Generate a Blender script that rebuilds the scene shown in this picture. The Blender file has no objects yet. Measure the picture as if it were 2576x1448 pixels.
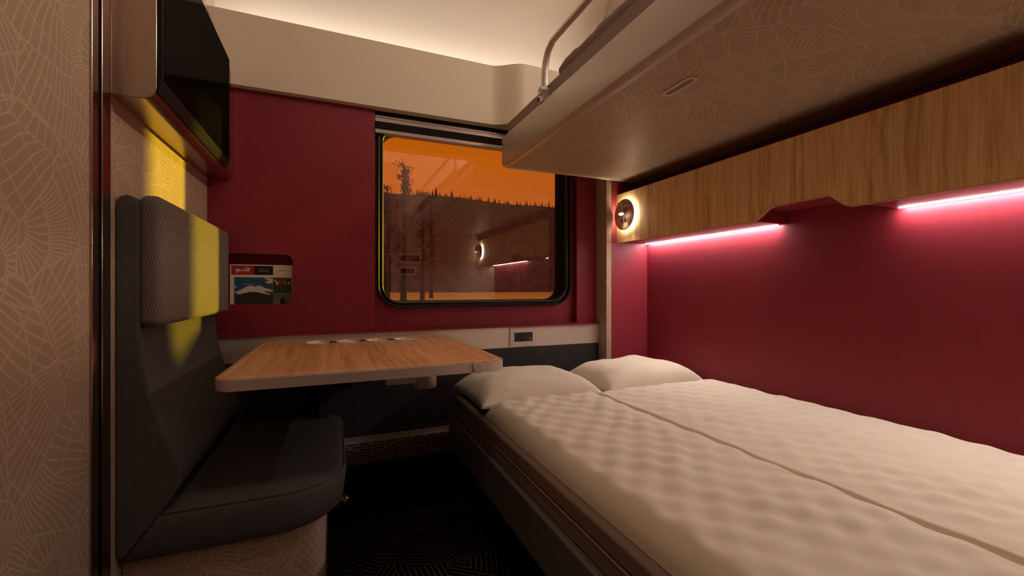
import bpy, bmesh, math, random
from mathutils import Vector, noise
R = math.radians
D = 1.9                       # metres per unit; z = 0 is eye level, floor at -0.5
SC = bpy.context.scene
COL = SC.collection
ORG = {}

def W(p): return Vector((p[0]*D, p[1]*D, (p[2]+.5)*D))

# ------------------------------------------------------------------ mesh kit
class MB:
    def __init__(s): s.v = []; s.f = []; s.m = []
    def add(s, vs, fs, mi=0):
        o = len(s.v); s.v += [tuple(p) for p in vs]
        for f in fs: s.f.append([i+o for i in f]); s.m.append(mi)
        return s
    def box(s, x0, x1, y0, y1, z0, z1, mi=0):
        v = [(x0,y0,z0),(x1,y0,z0),(x1,y1,z0),(x0,y1,z0),(x0,y0,z1),(x1,y0,z1),(x1,y1,z1),(x0,y1,z1)]
        return s.add(v, [(3,2,1,0),(4,5,6,7),(0,1,5,4),(1,2,6,5),(2,3,7,6),(3,0,4,7)], mi)
    def prism(s, outer, plane, d0, d1, holes=(), mi=0):
        mp = {'Y': lambda a,b,d: (a,d,b), 'X': lambda a,b,d: (d,a,b), 'Z': lambda a,b,d: (a,b,d)}[plane]
        if not holes:
            n = len(outer)
            vs = [mp(a,b,d0) for a,b in outer] + [mp(a,b,d1) for a,b in outer]
            fs = [list(range(n))[::-1], list(range(n,2*n))] + [(i,(i+1)%n,n+(i+1)%n,n+i) for i in range(n)]
            return s.add(vs, fs, mi)
        bm = bmesh.new(); loops = [outer]+list(holes); L = []
        for lp in loops:
            vv = [bm.verts.new((a,b,0)) for a,b in lp]; L.append(vv)
            for i in range(len(vv)): bm.edges.new((vv[i], vv[(i+1)%len(vv)]))
        bmesh.ops.triangle_fill(bm, use_beauty=True, use_dissolve=False, edges=bm.edges[:])
        bm.verts.index_update()
        n = len(bm.verts); pts = [v.co.copy() for v in bm.verts]
        tri = [[v.index for v in f.verts] for f in bm.faces]
        vs = [mp(p.x,p.y,d0) for p in pts] + [mp(p.x,p.y,d1) for p in pts]
        fs = [t[::-1] for t in tri] + [[i+n for i in t] for t in tri]
        for vv in L:
            k = [v.index for v in vv]
            fs += [(k[i],k[(i+1)%len(k)],n+k[(i+1)%len(k)],n+k[i]) for i in range(len(k))]
        bm.free()
        return s.add(vs, fs, mi)
    def tube(s, path, r, n=12, cap=True, mi=0):
        P = [Vector(p) for p in path]; vs = []; fs = []
        up = None
        for i,p in enumerate(P):
            t = (P[min(i+1,len(P)-1)] - P[max(i-1,0)]).normalized()
            if up is None:
                up = Vector((0,0,1)) if abs(t.z) < .9 else Vector((1,0,0))
            a = t.cross(up).normalized(); b = a.cross(t).normalized(); up = b
            rr = r[i] if isinstance(r,(list,tuple)) else r
            for k in range(n):
                an = 2*math.pi*k/n; vs.append(p + a*(rr*math.cos(an)) + b*(rr*math.sin(an)))
        for i in range(len(P)-1):
            for k in range(n): fs.append((i*n+k, i*n+(k+1)%n, (i+1)*n+(k+1)%n, (i+1)*n+k))
        if cap: fs += [list(range(n))[::-1], [(len(P)-1)*n+k for k in range(n)]]
        return s.add(vs, fs, mi)
    def cyl(s, c, axis, r, h, n=40, r2=None, mi=0):
        c = Vector(c); ax = Vector(axis).normalized()
        return s.tube([c, c+ax*h], [r, r if r2 is None else r2], n, True, mi)
    def lathe(s, prof, c, axis='Z', n=40, mi=0, close=False):
        vs=[]; fs=[]
        for (r,h) in prof:
            for k in range(n):
                a=2*math.pi*k/n; x,y=r*math.cos(a),r*math.sin(a)
                q={'Z':(x,y,h),'X':(h,x,y),'Y':(x,h,y)}[axis]
                vs.append((q[0]+c[0],q[1]+c[1],q[2]+c[2]))
        m=len(prof)
        for i in range(m-1):
            for k in range(n): fs.append((i*n+k,i*n+(k+1)%n,(i+1)*n+(k+1)%n,(i+1)*n+k))
        if close:
            fs.append(list(range(n))[::-1]); fs.append([(m-1)*n+k for k in range(n)])
        return s.add(vs,fs,mi)
    def loft(s, rings, caps=True, mi=0):
        n=len(rings[0]); vs=[p for r in rings for p in r]; fs=[]
        for i in range(len(rings)-1):
            for k in range(n): fs.append((i*n+k,i*n+(k+1)%n,(i+1)*n+(k+1)%n,(i+1)*n+k))
        if caps: fs += [list(range(n))[::-1],[(len(rings)-1)*n+k for k in range(n)]]
        return s.add(vs,fs,mi)
    def build(s, name, mats, parent=None, bevel=0, seg=3, smooth=True, angle=35, subsurf=0, world=False):
        me = bpy.data.meshes.new(name)
        wv = [Vector(p) if world else W(p) for p in s.v]
        if parent is not None: org = ORG[parent.name]
        else:
            lo = [min(p[i] for p in wv) for i in range(3)]; hi = [max(p[i] for p in wv) for i in range(3)]
            org = Vector(((lo[0]+hi[0])/2,(lo[1]+hi[1])/2,lo[2]))
        me.from_pydata([p-org for p in wv], [], s.f)
        bm = bmesh.new(); bm.from_mesh(me)
        bmesh.ops.recalc_face_normals(bm, faces=bm.faces[:]); bm.to_mesh(me); bm.free()
        if not isinstance(mats,(list,tuple)): mats=[mats]
        for m in mats: me.materials.append(m)
        for p,i in zip(me.polygons, s.m): p.material_index=i; p.use_smooth=smooth
        if smooth and not subsurf: me.set_sharp_from_angle(angle=R(angle))
        o = bpy.data.objects.new(name, me); COL.objects.link(o)
        if parent is not None: o.parent = parent; ORG[o.name]=org
        else: o.location = org; ORG[o.name]=org
        if bevel:
            b=o.modifiers.new('bevel','BEVEL'); b.width=bevel*D; b.segments=seg; b.limit_method='ANGLE'; b.angle_limit=R(30); b.harden_normals=True
        if subsurf:
            u=o.modifiers.new('sub','SUBSURF'); u.levels=subsurf; u.render_levels=subsurf
        return o

def tag(o, label=None, cat=None, group=None, kind=None):
    if label: o['label']=label
    if cat: o['category']=cat
    if group: o['group']=group
    if kind: o['kind']=kind
    return o
def thing(name, label, cat, loc, group=None):
    o=bpy.data.objects.new(name,None); COL.objects.link(o); o.location=W(loc); o.empty_display_size=.05
    ORG[o.name]=W(loc); return tag(o,label,cat,group)
def struct(o,label=None,cat=None): return tag(o,label,cat,None,'structure')

def rrect(x0,x1,y0,y1,r,n=8):
    if not isinstance(r,(tuple,list)): r=(r,)*4     # order: (x1,y0),(x1,y1),(x0,y1),(x0,y0)
    out=[]
    for (cx,cy,a0),rr in zip([(x1-r[0],y0+r[0],-90),(x1-r[1],y1-r[1],0),(x0+r[2],y1-r[2],90),(x0+r[3],y0+r[3],180)],r):
        for i in range(n+1):
            a=R(a0+90*i/n); out.append((cx+rr*math.cos(a),cy+rr*math.sin(a)))
    return out
def circ(cx,cy,r,n=32): return [(cx+r*math.cos(2*math.pi*i/n),cy+r*math.sin(2*math.pi*i/n)) for i in range(n)]
def smoothstep(t): t=max(0,min(1,t)); return t*t*(3-2*t)
def catmull(pts,n=8):
    out=[]; P=[Vector(p) for p in pts]
    for i in range(len(P)-1):
        a=P[max(i-1,0)];b=P[i];c=P[i+1];d=P[min(i+2,len(P)-1)]
        for k in range(n):
            t=k/n
            out.append(.5*((2*b)+(c-a)*t+(2*a-5*b+4*c-d)*t*t+(3*b-a-3*c+d)*t**3))
    out.append(P[-1]); return out

# ------------------------------------------------------------------ materials
class NT:
    def __init__(s,name):
        s.mat=bpy.data.materials.new(name); s.mat.use_nodes=True; s.t=s.mat.node_tree
        s.t.nodes.clear(); s.out=s.n('ShaderNodeOutputMaterial')
    def n(s,t,**k):
        o=s.t.nodes.new(t)
        for a,b in k.items(): setattr(o,a,b)
        return o
    def l(s,a,b): s.t.links.new(a,b)
    def set(s,sock,v):
        if isinstance(v,bpy.types.NodeSocket): s.l(v,sock)
        else: sock.default_value=v
    def m(s,op,a,b=None,c=None,clamp=False):
        o=s.n('ShaderNodeMath',operation=op,use_clamp=clamp); s.set(o.inputs[0],a)
        if b is not None: s.set(o.inputs[1],b)
        if c is not None: s.set(o.inputs[2],c)
        return o.outputs[0]
    def vm(s,op,a,b=None,sc=None):
        o=s.n('ShaderNodeVectorMath',operation=op); s.set(o.inputs[0],a)
        if b is not None: s.set(o.inputs[1],b)
        if sc is not None: s.set(o.inputs[3],sc)
        return o.outputs[1] if op in('LENGTH','DOT_PRODUCT','DISTANCE') else o.outputs[0]
    def coord(s): return s.n('ShaderNodeTexCoord').outputs['Object']
    def sep(s,v):
        o=s.n('ShaderNodeSeparateXYZ'); s.l(v,o.inputs[0]); return o.outputs
    def comb(s,x,y,z=0.0):
        o=s.n('ShaderNodeCombineXYZ'); s.set(o.inputs[0],x); s.set(o.inputs[1],y); s.set(o.inputs[2],z); return o.outputs[0]
    def noise(s,v,scale,detail=3,rough=.5,dim='3D'):
        o=s.n('ShaderNodeTexNoise',noise_dimensions=dim); s.l(v,o.inputs['Vector']); o.inputs['Scale'].default_value=scale
        o.inputs['Detail'].default_value=detail; o.inputs['Roughness'].default_value=rough; return o.outputs
    def mix(s,f,a,b):
        o=s.n('ShaderNodeMix',data_type='RGBA'); s.set(o.inputs[0],f)
        for k,v in((6,a),(7,b)):
            if isinstance(v,tuple) and len(v)==3: v=v+(1,)
            s.set(o.inputs[k],v)
        return o.outputs[2]
    def ramp(s,f,stops):
        o=s.n('ShaderNodeValToRGB'); s.l(f,o.inputs[0]); e=o.color_ramp.elements
        while len(e)<len(stops): e.new(.5)
        for el,(p,c) in zip(e,stops): el.position=p; el.color=tuple(c)+(1,) if len(c)==3 else c
        return o.outputs[0]
    def bump(s,h,strength=.3,dist=.002):
        o=s.n('ShaderNodeBump'); s.l(h,o.inputs['Height']); o.inputs['Strength'].default_value=strength; o.inputs['Distance'].default_value=dist
        return o.outputs[0]
    def pr(s,col,rough=.5,metal=0,normal=None,spec=.5,coat=0,sheen=0,emit=None,es=0):
        o=s.n('ShaderNodeBsdfPrincipled')
        if isinstance(col,tuple) and len(col)==3: col=col+(1,)
        s.set(o.inputs['Base Color'],col); s.set(o.inputs['Roughness'],rough); s.set(o.inputs['Metallic'],metal)
        o.inputs['Specular IOR Level'].default_value=spec
        if normal is not None: s.l(normal,o.inputs['Normal'])
        if coat: o.inputs['Coat Weight'].default_value=coat; o.inputs['Coat Roughness'].default_value=.1
        if sheen: o.inputs['Sheen Weight'].default_value=sheen
        if emit: o.inputs['Emission Color'].default_value=tuple(emit)+(1,); o.inputs['Emission Strength'].default_value=es
        s.l(o.outputs[0],s.out.inputs[0]); return s.mat

def plain(name,col,rough=.5,metal=0,spec=.5,coat=0,grain=0,gs=400):
    t=NT(name); nm=None
    if grain: nm=t.bump(t.noise(t.coord(),gs,2)[0],grain,.001)
    return t.pr(col,rough,metal,nm,spec,coat)
def emitter(name,col,st):
    t=NT(name); e=t.n('ShaderNodeEmission'); e.inputs[0].default_value=tuple(col)+(1,); e.inputs[1].default_value=st
    t.l(e.outputs[0],t.out.inputs[0]); return t.mat

def leaf_lines(t,p2,scale,w,seed,dens):
    """line drawing of overlapping fans and ribs: one random hub per cell, thin spokes and arcs"""
    v=t.n('ShaderNodeTexVoronoi',voronoi_dimensions='2D',feature='F1'); t.l(p2,v.inputs['Vector']); v.inputs['Scale'].default_value=scale
    ve=t.n('ShaderNodeTexVoronoi',voronoi_dimensions='2D',feature='DISTANCE_TO_EDGE'); t.l(p2,ve.inputs['Vector']); ve.inputs['Scale'].default_value=scale
    q=t.vm('SUBTRACT',p2,v.outputs['Position'])
    rnd=t.vm('SUBTRACT',v.outputs['Color'],(.5,.5,.5))
    q=t.vm('ADD',q,t.vm('SCALE',rnd,sc=3.6/scale))
    x,y,_=t.sep(q)
    r=t.m('SQRT',t.m('ADD',t.m('MULTIPLY',x,x),t.m('MULTIPLY',y,y)))
    th=t.m('ARCTAN2',y,x)
    k=dens/(2*math.pi)
    fr=t.m('ABSOLUTE',t.m('SUBTRACT',t.m('FRACT',t.m('MULTIPLY',th,k)),.5))
    dist=t.m('MULTIPLY',t.m('MULTIPLY',fr,1.0/k),r)
    far=t.m('GREATER_THAN',r,3.4*w*k)
    k2=round(dens/3)/(2*math.pi)
    fr2=t.m('ABSOLUTE',t.m('SUBTRACT',t.m('FRACT',t.m('MULTIPLY',th,k2)),.5))
    d2=t.m('MULTIPLY',t.m('MULTIPLY',fr2,1.0/k2),r)
    near=t.m('MULTIPLY',t.m('LESS_THAN',d2,w),t.m('GREATER_THAN',r,3.4*w*k2))
    spoke=t.m('ADD',t.m('MULTIPLY',t.m('LESS_THAN',dist,w),far),t.m('MULTIPLY',near,t.m('SUBTRACT',1.0,far)))
    rp=.42/scale
    fa=t.m('MULTIPLY',t.m('ABSOLUTE',t.m('SUBTRACT',t.m('FRACT',t.m('MULTIPLY',r,1/rp)),.5)),rp)
    arc=t.m('LESS_THAN',fa,w*.9)
    edge=t.m('LESS_THAN',ve.outputs['Distance'],w*scale*1.0)
    return t.m('MAXIMUM',t.m('MAXIMUM',spoke,arc),edge)
def laminate(name,axes,base,line,scale=7.2,w=.0016,rough=.5,dens=96,amt=.85):
    t=NT(name); c=t.coord(); s=t.sep(c); p=t.comb(s[0],s[1]) if axes==(0,1) else t.comb(t.m('ADD',s[0],s[1]),s[2])
    dn=t.noise(p,9,1)[1]; p=t.vm('ADD',p,t.vm('SCALE',t.vm('SUBTRACT',dn,(.5,.5,.5)),sc=.03))
    m1=leaf_lines(t,p,scale,w,0,dens)
    p3=t.vm('ADD',p,(3.7,1.3,0))
    v=t.n('ShaderNodeTexVoronoi',voronoi_dimensions='2D',feature='F1'); t.l(p3,v.inputs['Vector']); v.inputs['Scale'].default_value=scale*.42
    ring=t.m('LESS_THAN',t.m('ABSOLUTE',t.m('SUBTRACT',v.outputs['Distance'],.46)),w*scale*.42*1.5)
    mk=t.m('MAXIMUM',m1,t.m('MULTIPLY',ring,.8))
    big=t.noise(p,5,2)[0]
    col=t.mix(t.m('MULTIPLY',mk,amt),base,line)
    bl=t.mix(t.m('MULTIPLY',big,.25),col,tuple(x*.85 for x in base))
    return t.pr(bl,rough,0,t.bump(t.noise(c,600,2)[0],.05,.001),.35)

def wood(name,along,c1,c2,c3,rough=.42,sc=1.0):
    t=NT(name); c=t.coord(); mp=t.n('ShaderNodeMapping'); t.l(c,mp.inputs[0])
    s=[55*sc]*3; s[along]=1.6*sc; mp.inputs['Scale'].default_value=s
    wv=t.noise(c,3.0,2)[1]
    v=t.vm('ADD',mp.outputs[0],t.vm('SCALE',t.vm('SUBTRACT',wv,(.5,.5,.5)),sc=2.2))
    n1=t.noise(v,1.0,4,.6)[0]
    mp2=t.n('ShaderNodeMapping'); t.l(c,mp2.inputs[0]); s=[420*sc]*3; s[along]=7*sc; mp2.inputs['Scale'].default_value=s
    n2=t.noise(mp2.outputs[0],1.0,2,.6)[0]
    mp3=t.n('ShaderNodeMapping'); t.l(c,mp3.inputs[0]); s=[14*sc]*3; s[along]=.5*sc; mp3.inputs['Scale'].default_value=s
    n3=t.noise(mp3.outputs[0],1.0,3,.5)[0]
    col=t.ramp(n1,[(.30,c3),(.46,c1),(.62,c2),(.78,c1)])
    pores=t.ramp(n2,[(.36,(0,0,0)),(.52,(1,1,1))])
    col=t.mix(t.m('MULTIPLY',t.m('SUBTRACT',1.0,pores),.52),col,c3)
    col=t.mix(t.m('MULTIPLY',n3,.22),col,tuple(x*.72 for x in c1))
    return t.pr(col,rough,0,t.bump(n2,.10,.0006),.4)

def weave(name,d,l,p=.0034):
    t=NT(name); c=t.coord(); x,y,z=t.sep(c)
    a=t.m('ADD',x,y); k=2*math.pi/p
    f=t.m('MULTIPLY',t.m('SINE',t.m('MULTIPLY',a,k)),t.m('SINE',t.m('MULTIPLY',t.m('ADD',z,t.m('MULTIPLY',x,.0)),k)))
    g=t.m('ADD',t.m('MULTIPLY',f,.5),.5)
    h=t.m('ADD',t.m('MULTIPLY',t.m('SINE',t.m('MULTIPLY',t.m('SUBTRACT',y,t.m('MULTIPLY',x,.15)),k)),.5),.5)
    col=t.mix(g,d,l)
    return t.pr(col,.9,0,t.bump(t.m('ADD',g,h),.5,.0012),.15)
def herring(name,d,l,pitch=.0060,band=.0150):
    t=NT(name); c=t.coord(); x,y,z=t.sep(c)
    a=t.m('ADD',t.m('MULTIPLY',y,.42),x); zz=t.m('MULTIPLY',z,1/band)
    sg=t.m('SUBTRACT',t.m('MULTIPLY',t.m('ABSOLUTE',t.m('SUBTRACT',t.m('FRACT',t.m('MULTIPLY',zz,.5)),.5)),2*band*1.6),0.0)
    st=t.m('FRACT',t.m('MULTIPLY',t.m('ADD',a,sg),1/pitch))
    m=t.m('GREATER_THAN',st,.5)
    thr=t.m('ADD',t.m('MULTIPLY',t.m('SINE',t.m('MULTIPLY',z,2*math.pi/.0024)),.5),.5)
    mm=t.m('MULTIPLY',m,t.m('ADD',t.m('MULTIPLY',thr,.5),.5))
    return t.pr(t.mix(mm,d,l),.9,0,t.bump(mm,.4,.001),.15)

def carpet(name):
    t=NT(name); c=t.coord(); s=t.sep(c); p=t.comb(s[0],s[1])
    v=t.n('ShaderNodeTexVoronoi',voronoi_dimensions='2D',feature='F1',distance='MANHATTAN'); t.l(p,v.inputs['Vector']); v.inputs['Scale'].default_value=5.6
    r=t.sep(v.outputs['Color'])
    an=t.m('MULTIPLY',r[0],math.pi)
    x,y,_=t.sep(p)
    u=t.m('ADD',t.m('MULTIPLY',x,t.m('COSINE',an)),t.m('MULTIPLY',y,t.m('SINE',an)))
    ln=t.m('LESS_THAN',t.m('ABSOLUTE',t.m('SUBTRACT',t.m('FRACT',t.m('MULTIPLY',u,56)),.5)),.075)
    n=t.noise(c,900,2)[0]
    col=t.mix(ln,(.012,.010,.010),(.42,.27,.20))
    return t.pr(col,.95,0,t.bump(n,.6,.003),.1)

def perforated(name):
    t=NT(name); c=t.coord(); x,_,z=t.sep(c)
    rh=.0123; pw=.0535; L=.040; hh=.0022
    zr=t.m('MULTIPLY',z,1/rh); row=t.m('FLOOR',zr); fz=t.m('MULTIPLY',t.m('SUBTRACT',t.m('FRACT',zr),.5),rh)
    xo=t.m('ADD',x,t.m('MULTIPLY',t.m('MODULO',t.m('ADD',row,100.0),2.0),pw/2))
    fx=t.m('MULTIPLY',t.m('SUBTRACT',t.m('FRACT',t.m('MULTIPLY',xo,1/pw)),.5),pw)
    dx=t.m('MAXIMUM',t.m('SUBTRACT',t.m('ABSOLUTE',fx),L/2-hh),0.0)
    d=t.m('SQRT',t.m('ADD',t.m('MULTIPLY',dx,dx),t.m('MULTIPLY',fz,fz)))
    hole=t.m('LESS_THAN',d,hh)
    inr=t.m('MULTIPLY',t.m('GREATER_THAN',z,SLOT[0]),t.m('LESS_THAN',z,SLOT[1]))
    hole=t.m('MULTIPLY',hole,inr)
    return t.pr(t.mix(hole,(.42,.32,.27),(.002,.002,.002)),t.m('ADD',.38,t.m('MULTIPLY',hole,.6)),t.m('SUBTRACT',.4,t.m('MULTIPLY',hole,.4)),None,.4)

def brushed(name,col,rough=.32,along=2,amt=.08,metal=1.0):
    t=NT(name); c=t.coord(); mp=t.n('ShaderNodeMapping'); t.l(c,mp.inputs[0]); s=[700]*3; s[along]=12; mp.inputs['Scale'].default_value=s
    n=t.noise(mp.outputs[0],1,2)[0]
    return t.pr(col,t.m('ADD',rough,t.m('MULTIPLY',n,amt)),metal,t.bump(n,.06,.0004))

def glass(name,k,tint):
    t=NT(name); fr=t.n('ShaderNodeFresnel'); bf=t.n('ShaderNodeNewGeometry').outputs['Backfacing']; t.l(t.m('ADD',k,t.m('MULTIPLY',bf,1/k-k)),fr.inputs[0])
    tr=t.n('ShaderNodeBsdfTransparent'); tr.inputs[0].default_value=tuple(tint)+(1,)
    gl=t.n('ShaderNodeBsdfGlossy'); gl.inputs['Roughness'].default_value=0.0
    mx=t.n('ShaderNodeMixShader'); t.l(fr.outputs[0],mx.inputs[0]); t.l(tr.outputs[0],mx.inputs[1]); t.l(gl.outputs[0],mx.inputs[2])
    t.l(mx.outputs[0],t.out.inputs[0]); return t.mat

BASE=(.39,.285,.205); LINE=(.55,.415,.305)
M={}
M['lamX']=laminate('patterned laminate side',(1,2),BASE,LINE)
M['lamY']=laminate('patterned laminate end',(0,2),BASE,LINE)
M['lamZ']=laminate('patterned laminate underside',(0,1),BASE,LINE)
M['red']=plain('crimson paint',(.235,.0210,.035),.48,0,.3,0,.03,900)
M['cream']=plain('cream paint',(.74,.645,.52),.55,0,.3,0,.02,700)
M['carpet']=carpet('hatched carpet')
M['char']=plain('charcoal panel',(.035,.032,.031),.6,0,.3,0,.06,700)
M['black']=plain('matt black',(.006,.006,.006),.6,0,.2)
M['rubber']=plain('black rubber',(.012,.012,.012),.30,0,.5)
M['matte']=plain('matt black rubber',(.008,.008,.008),.8,0,.05)
M['steel']=brushed('brushed bronze metal',(.50,.40,.35),.22,2,.06)
M['band']=brushed('brushed champagne metal',(.74,.64,.55),.36,2,.1,.6)
M['chrome']=plain('polished chrome',(.62,.52,.47),.13,1)
M['jamb']=brushed('brushed jamb metal',(.50,.40,.36),.16,2,.05)
M['alu']=plain('satin aluminium',(.66,.57,.53),.38,.55,.5,0,.03,1500)
M['pale']=plain('pale metal inlay',(.80,.70,.64),.3,.3,.5)
M['bunk']=plain('pearl beige lacquer',(.56,.48,.43),.38,.3,.5,0,.02,1500)
M['bunkdark']=plain('taupe lacquer',(.27,.19,.155),.55,.1,.3)
def dimglass(name,fac,rough):
    t=NT(name); d=t.n('ShaderNodeBsdfDiffuse'); d.inputs[0].default_value=(.003,.003,.003,1)
    g=t.n('ShaderNodeBsdfGlossy'); g.inputs['Roughness'].default_value=rough; g.inputs[0].default_value=(1,1,1,1)
    m=t.n('ShaderNodeMixShader'); m.inputs[0].default_value=fac; t.l(d.outputs[0],m.inputs[1]); t.l(g.outputs[0],m.inputs[2]); t.l(m.outputs[0],t.out.inputs[0]); return t.mat
M['tvglass']=dimglass('black screen glass',.030,.08)
M['tvblack']=plain('black plastic',(.012,.012,.012),.4,0,.15)
M['fab']=weave('charcoal woven fabric',(.030,.027,.026),(.165,.148,.140))
M['herr']=herring('herringbone fabric',(.022,.018,.016),(.44,.36,.305))
M['oakT']=wood('oak table veneer',1,(.70,.37,.16),(.82,.47,.23),(.42,.19,.07))
M['oakC']=wood('oak cabinet veneer',2,(.86,.56,.26),(.93,.66,.36),(.54,.30,.12),.40,.85)
M['oakE']=plain('oak edge',(.50,.27,.12),.5)
M['white']=plain('white plastic',(.62,.55,.52),.4)
M['linen']=plain('white cotton',(.80,.71,.58),.85,0,.15,0,.12,1800)
M['mattress']=plain('brown mattress cover',(.24,.165,.135),.7,0,.2,0,.1,1500)
M['frame']=plain('dark bronze bed frame',(.17,.15,.138),.42,.3,.4,0,.03,1500)
M['glow']=emitter('lit diffuser',(1,.84,.58),15)
M['spotglow']=emitter('lit lens',(1,.95,.85),14)
M['led']=emitter('led strip pink white',(1,.87,.82),145)
M['fillglow']=emitter('fill lamp diffuser',(1,.80,.60),3)  # glow of the added fill lamp on the ceiling
M['ledw']=emitter('led strip white',(1,.92,.82),6)
M['lampdisc']=plain('brown lamp plate',(.56,.30,.175),.5,.1,.4)
M['lamparm']=plain('grey lamp metal',(.60,.49,.43),.45,.2,.5)
M['pane']=glass('window glass',2.25,(.95,.95,.95))
M['blind']=plain('dark pleated fabric',(.035,.026,.022),.85)
M['blindmetal']=plain('blind rail metal',(.34,.27,.25),.4,.8)
M['paper']=plain('white paper',(.72,.60,.52),.6)

# ------------------------------------------------------------------ the setting
XL=-.2305; XR=.8055; YB=-.06; YP=.955; XC=.703
struct(MB().box(XL-.03,XR+.03,YB-.02,1.09,-.53,-.5).build('floor',M['carpet']))
# ceiling: vault that curves down behind the valance
prof=[(1.085,.49),(1.07,.54),(1.045,.60),(1.015,.655),(.978,.706),(.945,.758),(.90,.805),(.83,.838),(.74,.856),(.60,.864),(.3,.866),(YB-.02,.866)]
prof=[(p.x,p.y) for p in catmull([(a,b,0) for a,b in prof],5)]
def offset(poly,d):
    out=[]
    for i,p in enumerate(poly):
        a=Vector(poly[max(i-1,0)]);b=Vector(poly[min(i+1,len(poly)-1)]);t=(b-a).normalized(); out.append((p[0]-t.y*-d*-1,p[1]+t.x*-d*1) if False else (p[0]+t.y*d,p[1]-t.x*d))
    return out
struct(MB().prism(prof+offset(prof,.02)[::-1],'X',XL-.03,XR+.03).build('ceiling',M['cream'],angle=60))
struct(MB().box(XL-.03,XL,.6045,1.09,-.5,.9).build('wall_left',M['lamX']))
# sliding door leaf left of the seat, its chrome edge, gasket and jamb
d=MB().box(XL-.03,XL,YB,.5655,-.5,.9).build('door_1',M['lamX']); struct(d,'patterned sliding door leaf at the left edge','door')
e=MB().prism(rrect(XL-.02,XL+.0025,.5655,.5785,.0009),'Z',-.5,.9).build('door_edge',M['jamb'],d)
MB().box(XL-.025,XL-.004,.5785,.586,-.5,.9).build('gasket',M['rubber'],d)
struct(MB().prism(rrect(XL-.02,XL+.0025,.586,.6045,(.0009,.0004,.001,.001)),'Z',-.5,.9).build('trim_1',M['jamb'],angle=50),'chrome door jamb strip','jamb')
# window wall: left cladding with the literature pocket, right cladding, recessed window panel
pk=rrect(-.205,-.0813,-.0324,.0699,.0155)
struct(MB().prism([(XL,-.098),(.0831,-.098),(.0831,.475),(XL,.475)],'Y',1.0,1.035,[pk[::-1]]).build('wall_window',M['red'],bevel=.0008,seg=2),'crimson wall panel with a literature pocket left of the window','wall')
pkb=MB(); pkb.prism(rrect(-.215,-.07,-.06,.08,.01),'Y',1.033,1.045); pkb.build('pocket_back',M['red'],bpy.data.objects['wall_window'])
struct(MB().box(.6057,.668,1.0,1.06,-.098,.475).build('wall_window_right',M['red'],bevel=.0008,seg=2),'narrow crimson wall strip right of the window','wall')
WO=(.0887,.5910,-.0447,.383); WR=.052
struct(MB().prism([(.0831,-.098),(.6057,-.098),(.6057,.475),(.0831,.475)],'Y',1.02,1.05,[rrect(WO[0]+.004,WO[1]-.004,WO[2]+.004,WO[3]-.004,WR-.004,10)[::-1]]).build('wall_window_recess',M['red']),'recessed crimson wall panel around the window','wall')
struct(MB().box(XL-.03,XR+.03,1.05,1.085,-.53,-.098).build('wall_outer',M['black']))
w1=thing('window_1','large round-cornered train window with a black rubber frame','window',(.34,1.04,-.045)); w1['kind']='structure'
def wring(seq): return [[(a,y,b) for a,b in rrect(WO[0]+t,WO[1]-t,WO[2]+t,WO[3]-t,max(WR-t,.02),14)] for t,y in seq]
rings=wring([(0,1.022),(.0003,1.0062),(.0014,1.0028),(.0026,1.0022),(.0038,1.0030),(.0048,1.0055),(.0054,1.0130),(.0080,1.0130),(.0086,1.0085),(.0098,1.0066),(.0110,1.0062),(.0124,1.0070),(.0134,1.0095),(.0138,1.030),(.003,1.030)])
mb=MB(); mb.loft(rings+[rings[0]],caps=False); mb.build('window_frame',M['rubber'],w1,angle=60)
rings=wring([(.0136,1.0125),(.0140,1.033),(.0145,1.034),(.0145,1.039),(.0150,1.042),(.0152,1.069),(.002,1.069),(.002,1.0305),(.0130,1.0305),(.0130,1.0125)])
mb=MB(); mb.loft(rings+[rings[0]],caps=False); mb.build('frame_reveal',M['matte'],w1,angle=60)
MB().prism(rrect(WO[0]+.0125,WO[1]-.0125,WO[2]+.0125,WO[3]-.0125,WR-.0125,14),'Y',1.060,1.062).build('pane',M['pane'],w1)
struct(MB().prism([(.9825,-.0972),(.9825,-.0938),(1.003,-.0925),(1.02,-.0925),(1.02,-.0972)],'X',XL,.668).build('trim_2',M['red']),'thin crimson ledge under the window','ledge')
struct(MB().box(XL,.668,.988,1.05,-.1484,-.0972).build('trim_3',M['band'],bevel=.0006,seg=2),'brushed metal band under the window ledge','band')
struct(MB().box(XL,.668,.9885,1.05,-.318,-.1487).build('trim_4',M['char'],bevel=.001),'charcoal panel under the metal band','panel')
struct(MB().box(XL,.668,.978,1.05,-.5,-.372).build('baseboard_window',M['black']))
# headboard pillar
struct(MB().box(.668,.6836,.952,1.06,-.5,.86).build('wall_headboard',M['lamX'],bevel=.0007,seg=2),'narrow patterned panel edge between window wall and berth','panel')
struct(MB().box(.6838,XR,YP,1.06,-.5,.86).build('wall_pillar',M['red']),'narrow crimson wall at the head of the berth','wall')
struct(MB().box(XR,XR+.03,YB-.02,1.09,-.5,.9).build('wall_right',M['red']),'crimson side wall along the berth','wall')
struct(MB().box(XL-.03,XR+.03,YB-.02,YB,-.5,.9).build('wall_back',M['lamY']),'patterned back wall','wall')
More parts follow.
